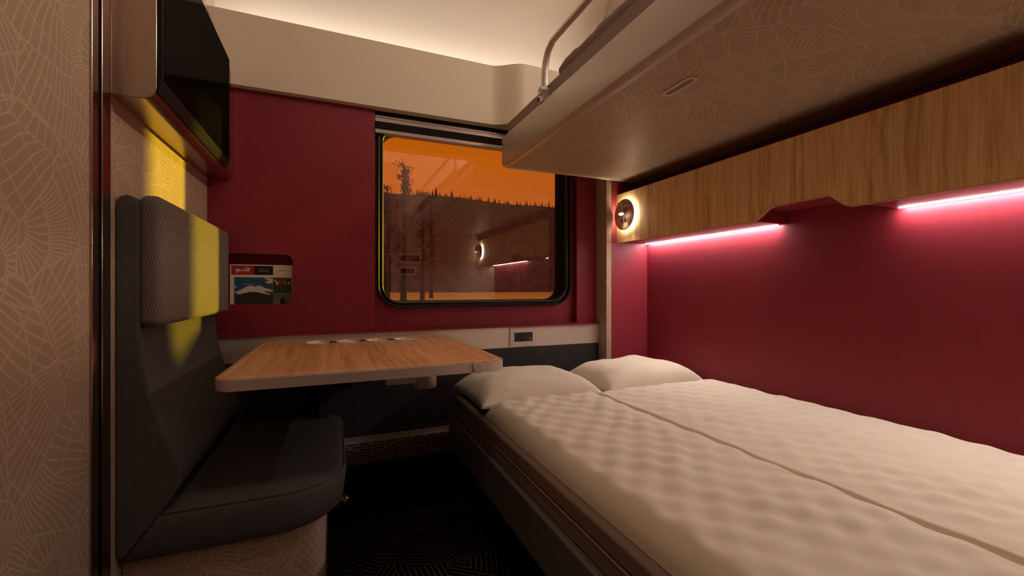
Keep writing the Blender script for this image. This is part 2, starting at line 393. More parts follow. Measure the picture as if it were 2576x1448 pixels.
# valance with its S-shaped step towards the room
path=[]
for i in range(60):
    x=XL+(.668-XL)*i/59
    path.append((x,.983-.0375*smoothstep((x-.345)/.082)))
path=[(XL,.983)]+[(.30+.17*i/40,.983-.0375*smoothstep((.30+.17*i/40-.352)/.076)) for i in range(41)]+[(.668,.9455)]
val=MB(); back=[(x,y+.012) for x,y in path][::-1]
val.prism(path+back,'Z',.405,.545); val.prism(path+[(.668,1.03),(XL,1.03)],'Z',.401,.405); val.prism([(x,y+.0115) for x,y in path]+[(.668,1.06),(XL,1.06)],'Z',.484,.490)
struct(val.build('trim_5',M['cream'],angle=45),'cream valance board above the window','valance')

# ------------------------------------------------------------------ TV and its housing
t=thing('wall_mount_housing','brushed metal wall housing behind the black television','housing',(-.21,.8,.2145))
hp=[(XL,.2145)]+[(-.202+.0145*math.sin(R(a)),.229-.0145*math.cos(R(a))) for a in range(0,91,15)]+[(-.1875,.424),(-.190,.432),(XL,.553)]
MB().prism(hp,'Y',.6052,.9985).build('shell',M['steel'],t,bevel=.0012,seg=3,angle=40)
t=thing('wall_mounted_television','flat black television on the metal housing above the seat','television',(-.187,.775,.2225))
tp=[(-.1872,.2228),(-.1825,.2378),(-.1825,.4295),(-.1872,.4315)]
MB().prism(tp,'Y',.6062,.945).build('bezel',M['tvblack'],t,bevel=.0006,seg=2)
MB().box(-.1826,-.1820,.6105,.9418,.2400,.4275).build('screen',M['tvglass'],t)

# ------------------------------------------------------------------ seat
seat=thing('seat','dark charcoal fabric seat with a herringbone headrest by the table','seat',(-.1,.79,-.5))
bp=[(XL+.0005,.097),(-.2265,.1055),(-.2200,.1078),(-.2140,.1062),(-.2092,.0985),(-.2095,-.0481),(-.2077,-.0803),(-.2018,-.1153),(-.1918,-.1557),(-.1786,-.1902),(-.1712,-.2110),(-.1692,-.2200),(-.1705,-.2310),(-.1748,-.2402),(-.1899,-.2639),(-.2157,-.2966),(-.2255,-.3085),(XL+.0005,-.3080)]
MB().prism(bp,'Y',.62,.966).build('backrest',M['fab'],seat,bevel=.004,seg=4,angle=50)
def outl(poly,y): return [(a,y,b) for a,b in poly]
MB().tube(outl([p for p in bp[4:17]],.6225),.0016,8).build('piping',M['fab'],seat)
def cush(z,xb,x1,y0,r): return [(a,b,z) for a,b in rrect(xb,x1,y0,.966,(r,.03,.004,.004),12)]
rg=[cush(-.3160,-.2200,.004,.627,.075),cush(-.3155,-.2230,.0075,.623,.078),cush(-.3120,-.2245,.0115,.620,.080),cush(-.275,-.1965,.0165,.619,.080),cush(-.2685,-.1925,.0150,.6205,.079),cush(-.2635,-.1892,.0115,.6245,.076),cush(-.2605,-.1870,.0040,.632,.070),cush(-.2600,-.1860,-.02,.650,.055)]
MB().loft(rg).build('seat_cushion',M['fab'],seat,angle=70)
pip=[(a,b,-.2652) for a,b in rrect(-.178,.0140,.6222,.966,(.079,.03,.004,.004),12)][:26]
MB().tube([(-.186,.6222,-.2652)]+pip[:13]+[(.014,.9,-.2652)],.0016,8).build('piping',M['fab'],seat)
hd=MB().box(-.2092,-.1868,.6185,.966,-.045,.109).build('headrest',M['herr'],seat,bevel=.0085,seg=5)
tag(hd,'herringbone headrest cushion')
tag(MB().prism(rrect(XL+.0006,-.012,.636,.955,(.025,.02,.001,.001)),'Z',-.5,-.314).build('seat_base',M['lamY'],seat,bevel=.001),'beige patterned base box')
lt=MB(); lt.cyl((-.012,.715,-.328),(1,0,0),.004,.028,16); lt.lathe([(.001,-.003),(.0065,-.003),(.0075,0),(.0065,.004),(.001,.004)],(.016,.715,-.328),'X',20)
tag(lt.build('latch',M['chrome'],seat),'small chrome latch')

# ------------------------------------------------------------------ table
ZT=-.1066
tb=thing('table','oak topped cantilever table with rounded metal rim under the window','table',(.055,.78,-.121))
TO=(-.133,.2385,.588,.977)
rim_o=rrect(*TO,(.028,.026,.026,.026),10); inn=rrect(TO[0]+.0072,TO[1]-.0072,TO[2]+.0072,TO[3]-.0072,(.022,.02,.02,.02),10)
inn2=rrect(TO[0]+.0092,TO[1]-.0092,TO[2]+.0092,TO[3]-.0092,(.020,.018,.018,.018),10)
SL=(-.0575,.1600,.8955,.9485)
slot=rrect(*SL,.0264,14)
MB().prism(rim_o,'Z',-.1215,ZT-.0012,[slot[::-1]]).build('rim',M['alu'],tb,bevel=.0012,seg=3)
MB().prism(rrect(TO[0]+.001,TO[1]-.001,TO[2]+.001,TO[3]-.001,(.027,.025,.025,.025),10),'Z',ZT-.0013,ZT-.0004,[inn[::-1]]).build('oak_border',M['oakT'],tb)
MB().prism(inn,'Z',ZT-.0013,ZT+.0006,[inn2[::-1]]).build('inlay_line',M['pale'],tb)
MB().prism(inn2,'Z',ZT-.0013,ZT,[slot[::-1]]).build('tabletop',M['oakT'],tb)
MB().prism(slot,'Z',ZT-.0030,ZT-.0008,[circ(-.0318+.0560*i,.922,.0222,40)[::-1] for i in range(4)]).build('cup_tray',plain('wine red tray',(.16,.04,.04),.4),tb)
MB().prism(rrect(SL[0]-.0008,SL[1]+.0008,SL[2]-.0008,SL[3]+.0008,.0272,14),'Z',ZT-.001,ZT+.0007,[rrect(SL[0]+.0006,SL[1]-.0006,SL[2]+.0006,SL[3]-.0006,.0258,14)[::-1]]).build('tray_rim',M['pale'],tb)
for i in range(4):
    MB().lathe([(.0232,.0000),(.0226,.0008),(.0216,.0008),(.0208,-.0006),(.0190,-.0100),(.016,-.0120),(.0001,-.0122)],(-.0318+.0560*i,.922,ZT+.0002),'Z',40).build('cup_holder',M['pale'],tb)
bt=MB(); bt.lathe([(.0001,-.0042),(.0070,-.0042),(.0078,-.0034),(.0078,.002)],(.1905,.588,-.1141),'Y',32,close=False); tag(bt.build('button',M['lamparm'],tb),'round chrome release button')
pr=MB(); pr.lathe([(.0185,-.1215),(.0185,-.1590),(.0175,-.1605),(.0001,-.1605)],(.137,.70,0),'Z',40); pr.build('support_cylinder',M['alu'],tb)
MB().box(.074,.122,.69,.735,-.152,-.1215).build('bracket',M['alu'],tb,bevel=.001)
MB().box(-.030,-.008,.935,.9883,-.262,-.1215).build('wall_bracket',M['char'],tb,bevel=.002)

# ------------------------------------------------------------------ magazine in the pocket
mg=thing('magazine','white travel magazine with mountain and tulip pictures in the wall pocket','magazine',(-.137,1.016,-.045))
Y0=1.016
MB().box(-.196,-.0822,Y0,Y0+.008,-.045,.0490).build('cover',M['paper'],mg,bevel=.0004,seg=2)
F=15/36*2576; YW=R(22.57); cw,sw=math.cos(YW),math.sin(YW)
def mz(px,py):
    u=560+px/9.05; v=620+py/9.05; a=(u-1288)/F; b=(725-v)/F
    dx=cw*a+sw; dy=-sw*a+cw; return (dx*Y0/dy, b*Y0/dy)
def flat(name,pts,mat,d,par=mg,raw=False):
    P=pts if raw else [mz(*p) for p in pts]
    return MB().prism(P,'Y',Y0-d,Y0-d+.0003).build(name,mat,par,smooth=False)
def colm(n,c): return plain('print '+n,c,.55,0,.3)
flat('masthead',[(200,426),(722,437),(722,640),(200,632)],colm('red',(.42,.02,.02)),.0006)
flat('title_block',[(722,437),(1150,445),(1150,643),(722,640)],colm('navy',(.008,.014,.024)),.0006)
lg=MB()
for poly,hole in (([(288,508),(392,508),(414,522),(412,545),(396,562),(347,562),(345,600),(308,600),(314,524),(296,522)],[(350,524),(381,524),(380,545),(349,545)]),([(415,562),(449,562),(514,510),(480,510)],None),([(503,560),(513,532),(542,506),(584,506),(590,498),(582,489),(524,488),(534,472),(594,472),(616,488),(614,528),(600,560)],[(541,544),(551,524),(587,522),(580,544)])):
    lg.prism([mz(*p) for p in poly],'Y',Y0-.0010,Y0-.0006,[[mz(*p) for p in hole]] if hole else ())
lg.build('logo',colm('white',(.75,.66,.60)),mg,smooth=False)
tx=MB(); rr=random.Random(4)
for y,x1 in ((505,1030),(555,1045)):
    x=810
    while x<x1:
        w=rr.uniform(8,15); lg_=rr.uniform(16,24); tx.prism([mz(x,y),mz(x+w,y),mz(x+w,y+lg_),mz(x,y+lg_)],'Y',Y0-.0008,Y0-.0005); x+=w+rr.choice((5,5,5,14))
tx.build('title_text',colm('grey',(.25,.23,.22)),mg,smooth=False)
tx=MB(); x=1265
while x<1450:
    w=rr.uniform(7,12); tx.prism([mz(x,535),mz(x+w,535),mz(x+w,555),mz(x,555)],'Y',Y0-.0006,Y0-.0003); x+=w+rr.choice((6,6,16))
tx.build('issue_text',colm('brown',(.33,.22,.18)),mg,smooth=False)
ph=flat('mountain_photograph',[(272,694),(1145,702),(1145,1400),(272,1400)],colm('sky blue',(.02,.085,.15)),.0006)
def on(name,pts,c,d=.0009,par=ph): return flat(name,pts,colm(name,c),d,par)
on('foothills',[(272,1060),(340,1100),(520,1050),(680,1030),(850,1050),(1000,1075),(1145,1030),(1145,1400),(272,1400)],(.035,.032,.028))
on('snow_cap',[(272,1030),(360,1005),(520,925),(600,888),(650,880),(690,890),(735,912),(790,890),(840,884),(900,905),(980,950),(1080,965),(1145,1000),(1145,1022),(1000,1020),(930,1025),(1020,1055),(1095,1080),(1040,1090),(900,1060),(760,1030),(640,1030),(480,1060),(350,1090),(330,1080),(350,1060),(272,1045)],(.66,.58,.54),.0011)
on('cloud',[(940,712),(1085,705),(1060,745),(1110,720),(1145,722),(1145,830),(1060,840),(1000,835),(970,810),(1010,795),(1050,770),(1000,750)],(.55,.50,.47))
on('thin_cloud',[(420,855),(560,838),(700,842),(790,855),(700,862),(560,866)],(.22,.27,.30))
on('small_cloud',[(272,880),(310,878),(325,915),(310,945),(272,940)],(.35,.36,.36))
ph2=flat('tulip_photograph',[(1152,705),(1570,708),(1570,1060),(1152,1058)],colm('leaf green',(.035,.045,.012)),.0006)
rr=random.Random(7)
for i in range(26):
    x=rr.uniform(1165,1555); y=rr.uniform(800,1040); h=rr.uniform(60,130); w=rr.uniform(6,12)
    on('leaf_blade',[(x,min(1055,y+h*.5)),(x+w,min(1055,y+h*.5)),(x+w*.5+rr.uniform(-20,20),y-h*.3)],rr.choice(((.11,.12,.02),(.06,.08,.015),(.02,.025,.01))),.0008,ph2)
for (x,y,r,c) in ((1205,782,24,(.62,.42,.32)),(1240,838,34,(.65,.50,.25)),(1290,805,28,(.50,.07,.10)),(1350,815,34,(.40,.03,.12)),(1405,790,26,(.42,.03,.10)),(1430,835,24,(.55,.18,.12)),(1280,865,20,(.28,.02,.03)),(1510,830,26,(.6,.28,.05)),(1345,855,22,(.30,.02,.06))):
    on('tulip',[(x+r*.9*math.cos(a/10*2*math.pi),y+r*1.15*math.sin(a/10*2*math.pi)) for a in range(10)],c,.0011,ph2)
on('grey_sky',[(1152,705),(1570,708),(1570,745),(1152,760)],(.07,.075,.07),.0009,ph2)
ph3=flat('tower_photograph',[(1148,1066),(1570,1070),(1570,1400),(1148,1400)],colm('dusk blue',(.09,.12,.12)),.0006)
on('dusk_haze',[(1148,1200),(1570,1200),(1570,1400),(1148,1400)],(.20,.14,.08),.0008,ph3)
on('tower',[(1310,1400),(1312,1240),(1300,1225),(1345,1175),(1368,1135),(1395,1175),(1435,1222),(1425,1240),(1425,1400)],(.02,.018,.02),.0011,ph3)
on('roof_wing',[(1425,1260),(1565,1190),(1570,1400),(1425,1400)],(.12,.07,.04),.0010,ph3)

# ------------------------------------------------------------------ socket on the metal band
so=thing('power_socket','white framed black power socket on the metal band','socket',(.44,.985,-.1449))
MB().prism(rrect(.4042,.4757,-.1447,-.1006,.0015),'Y',.9835,.988,[rrect(.4150,.4655,-.1340,-.1108,.0006)[::-1]]).build('socket_frame',M['white'],so,bevel=.0005,seg=2)
sf=MB().box(.4149,.4656,.9858,.9879,-.1341,-.1107).build('socket_face',plain('black socket plastic',(.012,.011,.010),.3),so)
MB().prism(circ(.433,-.1222,.0072,28),'Y',.9851,.9859,[circ(.433,-.1222,.0064,28)[::-1]]).build('plug_ring',M['black'],sf)
sun=MB()
sun.prism(circ(.4600,-.1276,.0017,16),'Y',.9853,.9857)
for k in range(8):
    a=k*math.pi/4; sun.tube([(.4600+.0021*math.cos(a),.9855,-.1276+.0021*math.sin(a)),(.4600+.0036*math.cos(a),.9855,-.1276+.0036*math.sin(a))],.00035,6)
sun.build('sun_mark',colm('amber mark',(.75,.36,.05)),sf)

# ------------------------------------------------------------------ window blind
bl=thing('window_blind','dark pleated blind rolled up under the valance','blind',(.344,1.005,.347))
MB().box(.0836,.6052,1.006,1.02,.386,.4008).build('backing',M['black'],bl)
hr=[(1.0015,.3740),(.9990,.3752),(.9990,.3790),(1.0010,.3800),(1.0010,.3835),(.9995,.3850),(.9995,.3875),(1.002,.3905),(1.015,.3905),(1.015,.3740)]
MB().prism(hr,'X',.0836,.6052).build('head_rail',M['blindmetal'],bl,bevel=.0003,seg=2)
pl=[]
for i in range(9): pl.append((1.0035 if i%2 else 1.0005,.3738-.0155*i/8))
MB().prism(pl+[(1.016,.3583),(1.016,.3738)],'X',.0840,.6048).build('pleats',M['blind'],bl,smooth=False)
MB().prism([(.9985,.3482),(.9975,.3495),(.9975,.3565),(.9990,.3585),(1.014,.3585),(1.014,.3482)],'X',.0836,.6052).build('bottom_rail',M['blindmetal'],bl,bevel=.0006,seg=3)

# ------------------------------------------------------------------ heater under the window
ht=thing('heater','low bronze heater cover with rows of slots on the window wall','heater',(.2,.97,-.378))
hz0=-.378
SLOT=((-.3655-hz0)*D,(-.3275-hz0)*D)
M['perf']=perforated('slotted bronze')
hpz=[(.9883,-.3185),(.9800,-.3200),(.966,-.3205),(.960,-.3225),(.9570,-.3265),(.9565,-.332),(.9600,-.366),(.964,-.3745),(.972,-.378),(.9883,-.378)]
MB().prism(hpz,'X',XL,.668).build('cover',M['perf'],ht,bevel=.0015,seg=3,angle=50)
MB().box(XL,.668,.9785,.9884,-.3185,-.3135).build('top_lip',M['char'],ht,bevel=.0006,seg=2)

# ------------------------------------------------------------------ berth
BX=.2345; MT=-.236
bd=thing('bed','wide lower berth with a dark bronze frame along the crimson wall','bed',(.52,.45,-.5))
MB().prism(rrect(BX,XR-.001,YB+.002,.9415,(.004,.004,.012,.004)),'Z',-.347,-.2800).build('bed_frame',M['frame'],bd,bevel=.0035,seg=4)
MB().box(BX+.05,XR-.001,YB+.002,.93,-.5,-.347).build('bed_base',M['black'],bd)
mt=thing('mattress','brown mattress on the lower berth under the duvets','mattress',(.52,.45,-.28))
MB().prism(rrect(BX+.0085,XR-.002,YB+.004,.9405,(.004,.004,.014,.004)),'Z',-.2798,-.2580).build('mattress_lower_layer',M['mattress'],mt,bevel=.003,seg=3)
MB().prism(rrect(BX+.0095,XR-.0025,YB+.005,.9395,(.004,.004,.014,.004)),'Z',-.2576,MT).build('mattress_upper_layer',M['mattress'],mt,bevel=.007,seg=4)
MB().tube([(p[0],p[1],-.2578) for p in [(BX+.0085,YB+.01),(BX+.0085,.925),(BX+.0125,.9365),(BX+.022,.9405)]],.0013,8).build('piping',M['mattress'],mt)

def duvet(name,label,x0,x1,y0,y1,seed,lift=0,wav=.006,rl=.024,rr_=.008):
    nx,ny=110,300; mb=MB(); H=.036; vs=[]; top=[]; rnd=random.Random(seed)
    px,py=.044,.052
    def edge(d,r): 
        if d>=r: return 1
        t=1-d/r; return math.sqrt(max(0,1-t*t))
    for j in range(ny+1):
        for i in range(nx+1):
            u=i/nx; v=j/ny
            # finer spacing at the borders
            uu=.5-.5*math.cos(math.pi*u); uu=.55*u+.45*uu; vv=.8*v+.2*(.5-.5*math.cos(math.pi*v))
            x=x0+(x1-x0)*uu; y=y0+(y1-y0)*vv
            yb=y+ (wav*math.sin(x*55+seed)+.004*math.sin(x*130+seed*2))*smoothstep((vv-.85)/.15)
            dx=min(x-x0,x1-x); dy=min(y-y0,y1-y)
            e=edge(dx,rl if x-x0<x1-x else rr_)*edge(dy,.030) if min(dx,dy)>=0 else 0
            wx=x+.007*noise.noise(Vector((x*9,y*9,seed+20))); wy=y+.009*noise.noise(Vector((x*9,y*9,seed+40)))
            puff=.5+.5*math.cos(2*math.pi*(wx+seed*.017)/.046)*math.cos(2*math.pi*(wy+seed*.013)/.054)
            puff*=smoothstep(min(dx-.004 if x-x0<x1-x else dx+.012,dy+.006)/.045)
            n=noise.noise(Vector((x*13,y*13,seed)))*.5+noise.noise(Vector((x*34,y*34,seed+5)))*.25
            z=MT+.001+e*(H-.0065+.0046*puff**.85*(1+.8*n)+.0035*n+lift)
            vs.append((x,yb,z))
    n0=len(vs)
    bot=[(p[0],p[1],MT+.0006) for p in vs]
    fs=[]
    st=nx+1
    for j in range(ny):
        for i in range(nx): fs.append((j*st+i,j*st+i+1,(j+1)*st+i+1,(j+1)*st+i))
    mb.add(vs,fs)
    # underside and rim
    rim=[i for i in range(nx+1)]+[j*st+nx for j in range(1,ny+1)]+[ny*st+i for i in range(nx-1,-1,-1)]+[j*st for j in range(ny-1,0,-1)]
    o=len(mb.v); mb.v+= [bot[i] for i in rim]; k=len(rim)
    for i in range(k): mb.f.append([rim[i],rim[(i+1)%k],o+(i+1)%k,o+i]); mb.m.append(0)
    mb.f.append([o+i for i in range(k)]); mb.m.append(0)
    ob=mb.build(name,M['linen'],None,angle=180)
    return tag(ob,label,'duvet','duvets on the berth')
duvet('duvet','quilted white duvet on the aisle side of the berth',BX+.0205,.4775,YB+.01,.744,1)
duvet('duvet','quilted white duvet on the wall side of the berth',.4777,XR-.006,YB+.01,.738,2,.0004,.004,.006,.022)

def pillow(label,x0,x1,y0,y1,h,rot,seed):
    N=44; mb=MB(); top=[];bot=[]
    cx,cy=(x0+x1)/2,(y0+y1)/2; hx,hy=(x1-x0)/2,(y1-y0)/2
    def pt(i,j,s):
        u=-1+2*i/N; v=-1+2*j/N
        u=math.sin(u*math.pi/2)*.5+u*.5; v=math.sin(v*math.pi/2)*.5+v*.5
        # sides pulled in between the pointed corners
        px=u*(1-.075*(1-v*v)*abs(u)**3); py=v*(1-.085*(1-u*u)*abs(v)**3)
        f=max(0,(1-u**4))**.55*max(0,(1-v**4))**.55
        n=noise.noise(Vector((u*1.6,v*1.6,seed)))*.10+noise.noise(Vector((u*4,v*4,seed+3)))*.05
        wr=.05*math.sin(9*(u+v)+seed)*max(0,abs(u)+abs(v)-1.0)
        z=s*f*(1+(n+wr if s>0 else 0))
        X,Yy=px*hx,py*hy; c,s2=math.cos(rot),math.sin(rot)
        zz=MT+.010+.006*max(0,u*u*v*v) + (z*h if s>0 else -min(f*.4,1)*.009)
        return (cx+X*c-Yy*s2, cy+X*s2+Yy*c, zz)
    vs=[pt(i,j,1) for j in range(N+1) for i in range(N+1)]+[pt(i,j,-1) for j in range(N+1) for i in range(N+1)]
    st=N+1; o=st*st; fs=[]
    for j in range(N):
        for i in range(N):
            fs.append((j*st+i,j*st+i+1,(j+1)*st+i+1,(j+1)*st+i)); fs.append((o+j*st+i,o+(j+1)*st+i,o+(j+1)*st+i+1,o+j*st+i+1))
    mb.add(vs,fs)
    ob=mb.build('pillow',M['linen'],None,angle=180)
    bm=bmesh.new(); bm.from_mesh(ob.data); bmesh.ops.remove_doubles(bm,verts=bm.verts[:],dist=.0006); bmesh.ops.recalc_face_normals(bm,faces=bm.faces[:]); bm.to_mesh(ob.data); bm.free()
    return tag(ob,label,'pillow','pillows on the berth')
pillow('white pillow at the aisle side head of the berth, near the table',.246,.515,.738,.937,.052,R(0),1)
pillow('white pillow at the wall side head of the berth',.525,.797,.734,.935,.054,R(0),4)

# ------------------------------------------------------------------ upper berth
ub=thing('upper_berth','beige upper berth with a patterned underside hanging over the bed','berth',(.575,.45,.287))
UX0,UX1,UY1=.366,.784,.949
MB().prism([(UX0+.012,.2890),(UX0+.005,.2895),(UX0+.0008,.2935),(UX0,.300),(UX0,.352),(UX0+.002,.3575),(UX0+.008,.3585),(UX0+.02,.3585),(UX0+.02,.2890)],'Y',YB+.003,UY1-.020).build('side_rail',M['bunk'],ub,bevel=.0008,seg=2,angle=50)
endp=[(UX0+.0205,.2890),(UX0+.0205,.3585),(UX1,.3585),(UX1,.2890)]
MB().prism(endp,'Y',UY1-.016,UY1).build('end_rail',M['bunk'],ub,bevel=.002,seg=3)
def corner(z,d):
    a0=[(UX0+.0095-(.0095-d)*math.sin(R(q)),UY1-.0095+(.0095-d)*math.cos(R(q)),z) for q in range(0,91,9)]
    return [(UX0+.022,UY1-d,z)]+a0+[(UX0+d,UY1-.022,z),(UX0+.022,UY1-.022,z)]
MB().loft([corner(.2892,.004),corner(.2902,.0018),corner(.2925,.0),corner(.3560,.0),corner(.3585,.0025)]).build('rail_corner',M['bunk'],ub,angle=60)
MB().box(UX0+.0115,UX1-.010,YB+.003,UY1-.008,.2897,.31).build('underside_panel',M['lamZ'],ub,bevel=.001)
tr=[(UX0+.0085,YB+.003,.2888),(UX0+.0085,UY1-.018,.2888),(UX0+.0105,UY1-.010,.2888),(UX0+.018,UY1-.0075,.2888),(UX1-.012,UY1-.0075,.2888)]
MB().tube(tr,.0031,10).build('edge_bead',M['alu'],ub)
MB().box(UX1-.0105,UX1,YB+.003,UY1-.02,.2865,.33).build('rear_bead',plain('brown felt',(.16,.10,.06),.95,0,.1,0,.5,2500),ub,bevel=.0015)
MB().box(UX0+.0125,UX1,YB+.003,UY1-.012,.345,.391).build('tray',M['bunkdark'],ub,bevel=.0015)
hc=(.4562,.4725); hy0,hy1=.440,.505
ho=rrect(.4462,.4662,.4420,.5030,.0099,10); hi=rrect(.4517,.4607,.4475,.4975,.0044,10)
MB().prism(ho,'Z',.2878,.2900,[hi[::-1]]).build('pull_recess_ring',plain('rose white plastic',(.62,.48,.42),.4),ub,bevel=.0006,seg=2)
MB().prism(rrect(.4512,.4612,.4470,.4980,.0048,10),'Z',.2889,.2899).build('pull_recess',plain('grey recess',(.20,.16,.15),.45),ub)
# guard rail
g=MB()
GY=.7385; GX=.3735
arm=catmull([(GX,GY-.004,.382),(GX,GY-.004,.405),(GX,GY-.0075,.430),(GX,GY-.018,.449),(GX,GY-.036,.459)],8)
gr=MB(); ring=[]
for i,p in enumerate(arm):
    t=(arm[min(i+1,len(arm)-1)]-arm[max(i-1,0)]).normalized(); nrm=Vector((0,-t.z,t.y)); k=i/(len(arm)-1)
    hw=.0068-.0008*k; ht_=.0085-.0025*k
    ring.append([tuple(p+Vector((hw*math.cos(a),0,0))+nrm*(ht_*math.sin(a))) for a in [2*math.pi*q/16 for q in range(16)]])
gr.loft(ring); gro=gr.build('guard_rail_arm',M['alu'],ub)
MB().tube([(GX,GY-.0365,.4592),(GX,GY-.06,.4600),(GX,.30,.4600),(GX,.02,.4600)],.0058,16).build('guard_rail_tube',M['alu'],ub)
bk=MB(); bk.lathe([(.0001,-.0085),(.0030,-.0085),(.0032,-.0100),(.0078,-.0100),(.0085,-.009),(.0085,.0085),(.0001,.0085)],(GX-.002,GY-.006,.3775),'X',28)
bk.prism([(GY-.012,.3575),(GY+.008,.3575),(GY+.012,.374),(GY+.006,.383),(GY-.006,.384),(GY-.013,.374)],'X',GX-.0085,GX+.0065)
bk.build('guard_rail_bracket',M['alu'],ub,bevel=.0008,seg=2)
MB().prism([(GY+.001,.361),(GY+.0075,.361),(GY+.0085,.371),(GY+.002,.368)],'X',GX-.0092,GX-.0084).build('bracket_slot',M['black'],ub)
# bedding on top
fb=MB(); ns=46
rg=[]
for i in range(ns+1):
    y=.688-.7*i/ns; top=.4155+.0016*math.sin(i*.9)+.0012*math.sin(i*2.3+1)-.001
    if i==0: top=.4110
    rg.append([(.382,y+.004,.3918),(.3795,y+.002,.402),(.3835,y-(.004 if i==0 else 0),top-.002),(.392,y-.003,top+.002),(.50,y,top+.006),(.775,y,top),(.775,y,.3918)])
tag(fb.loft(rg).build('folded_bedding',M['mattress'],None,angle=60),'brown folded bedding lying on the upper berth','bedding')
# upper locker next to the window end
struct(MB().box(.668,XR,.80,.9515,.46,.80).build('wall_upper',M['lamX']),'patterned upper wall panel above the upper berth','panel')

# ------------------------------------------------------------------ wall cabinets
def cabinet(y0,y1,seam,board0,board1,label,door_rng,cut_side):
    c=thing('wall_cabinet',label,'cabinet',(.755,(y0+y1)/2,.123),'oak wall cabinets over the bed')
    return c
ZB,ZTp,ZC=.1222,.2513,.1441
def door_profile(ya,yb,cut):
    # lower edge with an S-shaped finger cut-out at the seam end
    if cut=='lo':    # seam at ya
        pts=[(ya,ZC)]+[(.4+0,0)]*0
        s0,s1=.5095,.5545
        if ya<.45: pass
        low=[(ya,ZC)]+[(s0+(s1-s0)*i/12,ZC+(ZB-ZC)*smoothstep(i/12)) for i in range(13)]+[(yb,ZB)]
    else:
        s0,s1=.3905,.4255
        low=[(ya,ZB)]+[(s0+(s1-s0)*i/12,ZB+(ZC-ZB)*smoothstep(i/12)) for i in range(13)]+[(yb,ZC)]
    return low+[(yb,ZTp),(ya,ZTp)]
SEAM=.4719; BD=.8263
c1=thing('wall_cabinet','oak wall cabinet nearer the window, with the glowing lamp at its end','cabinet',(.755,.71,.123),'oak wall cabinets over the bed')
c2=thing('wall_cabinet','oak wall cabinet nearer the viewer, running out of the picture','cabinet',(.755,.2,.123),'oak wall cabinets over the bed')
for c,ya,yb,cut,ba,bb,la,lb,body in ((c1,SEAM+.0006,BD-.0006,'lo',BD+.0006,YP-.0005,.5697,.951,(.5562,YP-.0005)),(c2,.072,SEAM-.0006,'hi',YB+.001,.0708,-.05,.3756,(YB+.001,.3830))):
    dr=MB().prism(door_profile(ya,yb,cut),'X',XC,XC+.0095).build('door',M['oakC'],c,angle=50)
    eb=MB(); lw=[p for p in door_profile(ya,yb,cut)][:-2]
    eb.loft([[(XC+.0002,a,b-.0010),(XC+.0096,a,b-.0010),(XC+.0096,a,b+.0004),(XC+.0002,a,b+.0004)] for a,b in lw]); eb.build('edge_band',M['oakE'],dr,angle=50)
    MB().box(XC,XC+.0095,ba,bb,ZB,ZTp).build('end_board',M['oakC'],c)
    MB().box(XC+.0098,XR-.0005,body[0],body[1],ZB+.0012,ZTp-.002).build('carcass',M['red'],c,bevel=.003,seg=3)
    n0,n1=(SEAM,.5562) if cut=='lo' else (.3830,SEAM)
    MB().box(XC+.0098,XR-.0005,n0,n1,ZC+.0035,ZTp-.002).build('niche',M['red'],c)
    MB().box(.7958,.7992,la,lb,ZB+.0004,ZB+.0016).build('led_strip',M['led'],c)

def lamp(yc,label):
    zc=.1915
    L=thing('reading_lamp',label,'lamp',(XC-.01,yc,zc-.04),'round reading lamps on the cabinets')
    MB().lathe([(.0001,-.0105),(.0390,-.0105),(.0402,-.0098),(.0402,-.0085)],(XC,yc,zc),'X',56).build('lamp_plate',M['lampdisc'],L)
    MB().lathe([(.0398,-.0084),(.0398,-.0014),(.0340,-.0014),(.0340,-.0004),(.0001,-.0004)],(XC,yc,zc),'X',56).build('halo_ring',M['glow'],L)
    MB().tube([(XC-.0105,yc-.024,zc+.0195),(XC-.016,yc-.020,zc+.0195),(XC-.0205,yc-.006,zc+.0185)],.0026,14).build('lamp_arm',M['lamparm'],L)
    a=Vector((XC-.0215,yc+.0000,zc+.0290)); b=Vector((XC-.0245,yc-.0085,zc-.0005)); dv=(b-a).normalized()
    sp=MB(); sp.tube([a-dv*.0005,a,a+dv*.002,b],[.0045,.0062,.0068,.0068],24); hd=sp.build('spot_head',M['lamparm'],L)
    MB().tube([b+dv*.0001,b+dv*.0016,b+dv*.0024],[.0062,.0058,.003],24).build('spot_lens',M['spotglow'],hd)
    for k in (-1,1):
        y0=yc-.0005+k*.0062
        MB().prism([(y0-.0028,zc-.0190),(y0,zc-.0202),(y0+.0028,zc-.0190),(y0+.0010,zc-.0085),(y0,zc-.0070),(y0-.0010,zc-.0085)],'X',XC-.0112,XC-.0104).build('switch',M['black'],L)
    return L
lamp(.9115,'round wall lamp with a glowing rim on the cabinet end by the window')
lamp(.012,'round wall lamp with a glowing rim seen only mirrored in the window')

# ------------------------------------------------------------------ back wall fittings (mirrored in the pane)
d2=MB().box(-.21,.292,YB,YB+.006,-.498,.62).build('door_2',plain('taupe door',(.22,.15,.11),.45),None,bevel=.001); struct(d2,'entrance door in the back wall','door')
MB().box(.237,.288,YB+.006,YB+.010,-.030,.1735).build('pull_plate',M['alu'],d2,bevel=.001)
MB().box(.245,.258,YB+.010,YB+.018,-.02,.165).build('door_handle',M['chrome'],d2,bevel=.002)
for n,x1,z0,z1 in (('wide',.407,.127,.1765),('short',.381,.0655,.110)):
    s=thing('control_panel','white framed '+n+' control panel on the back wall mirrored in the window','control panel',((.295+x1)/2,YB+.004,z0))
    MB().prism(rrect(.2947,x1,z0,z1,.002),'Y',YB,YB+.004,[rrect(.304,x1-.009,z0+.010,z1-.010,.001)[::-1]]).build('panel_frame',M['white'],s)
    MB().box(.304,x1-.009,YB,YB+.0025,z0+.010,z1-.010).build('panel_face',M['tvblack'],s)

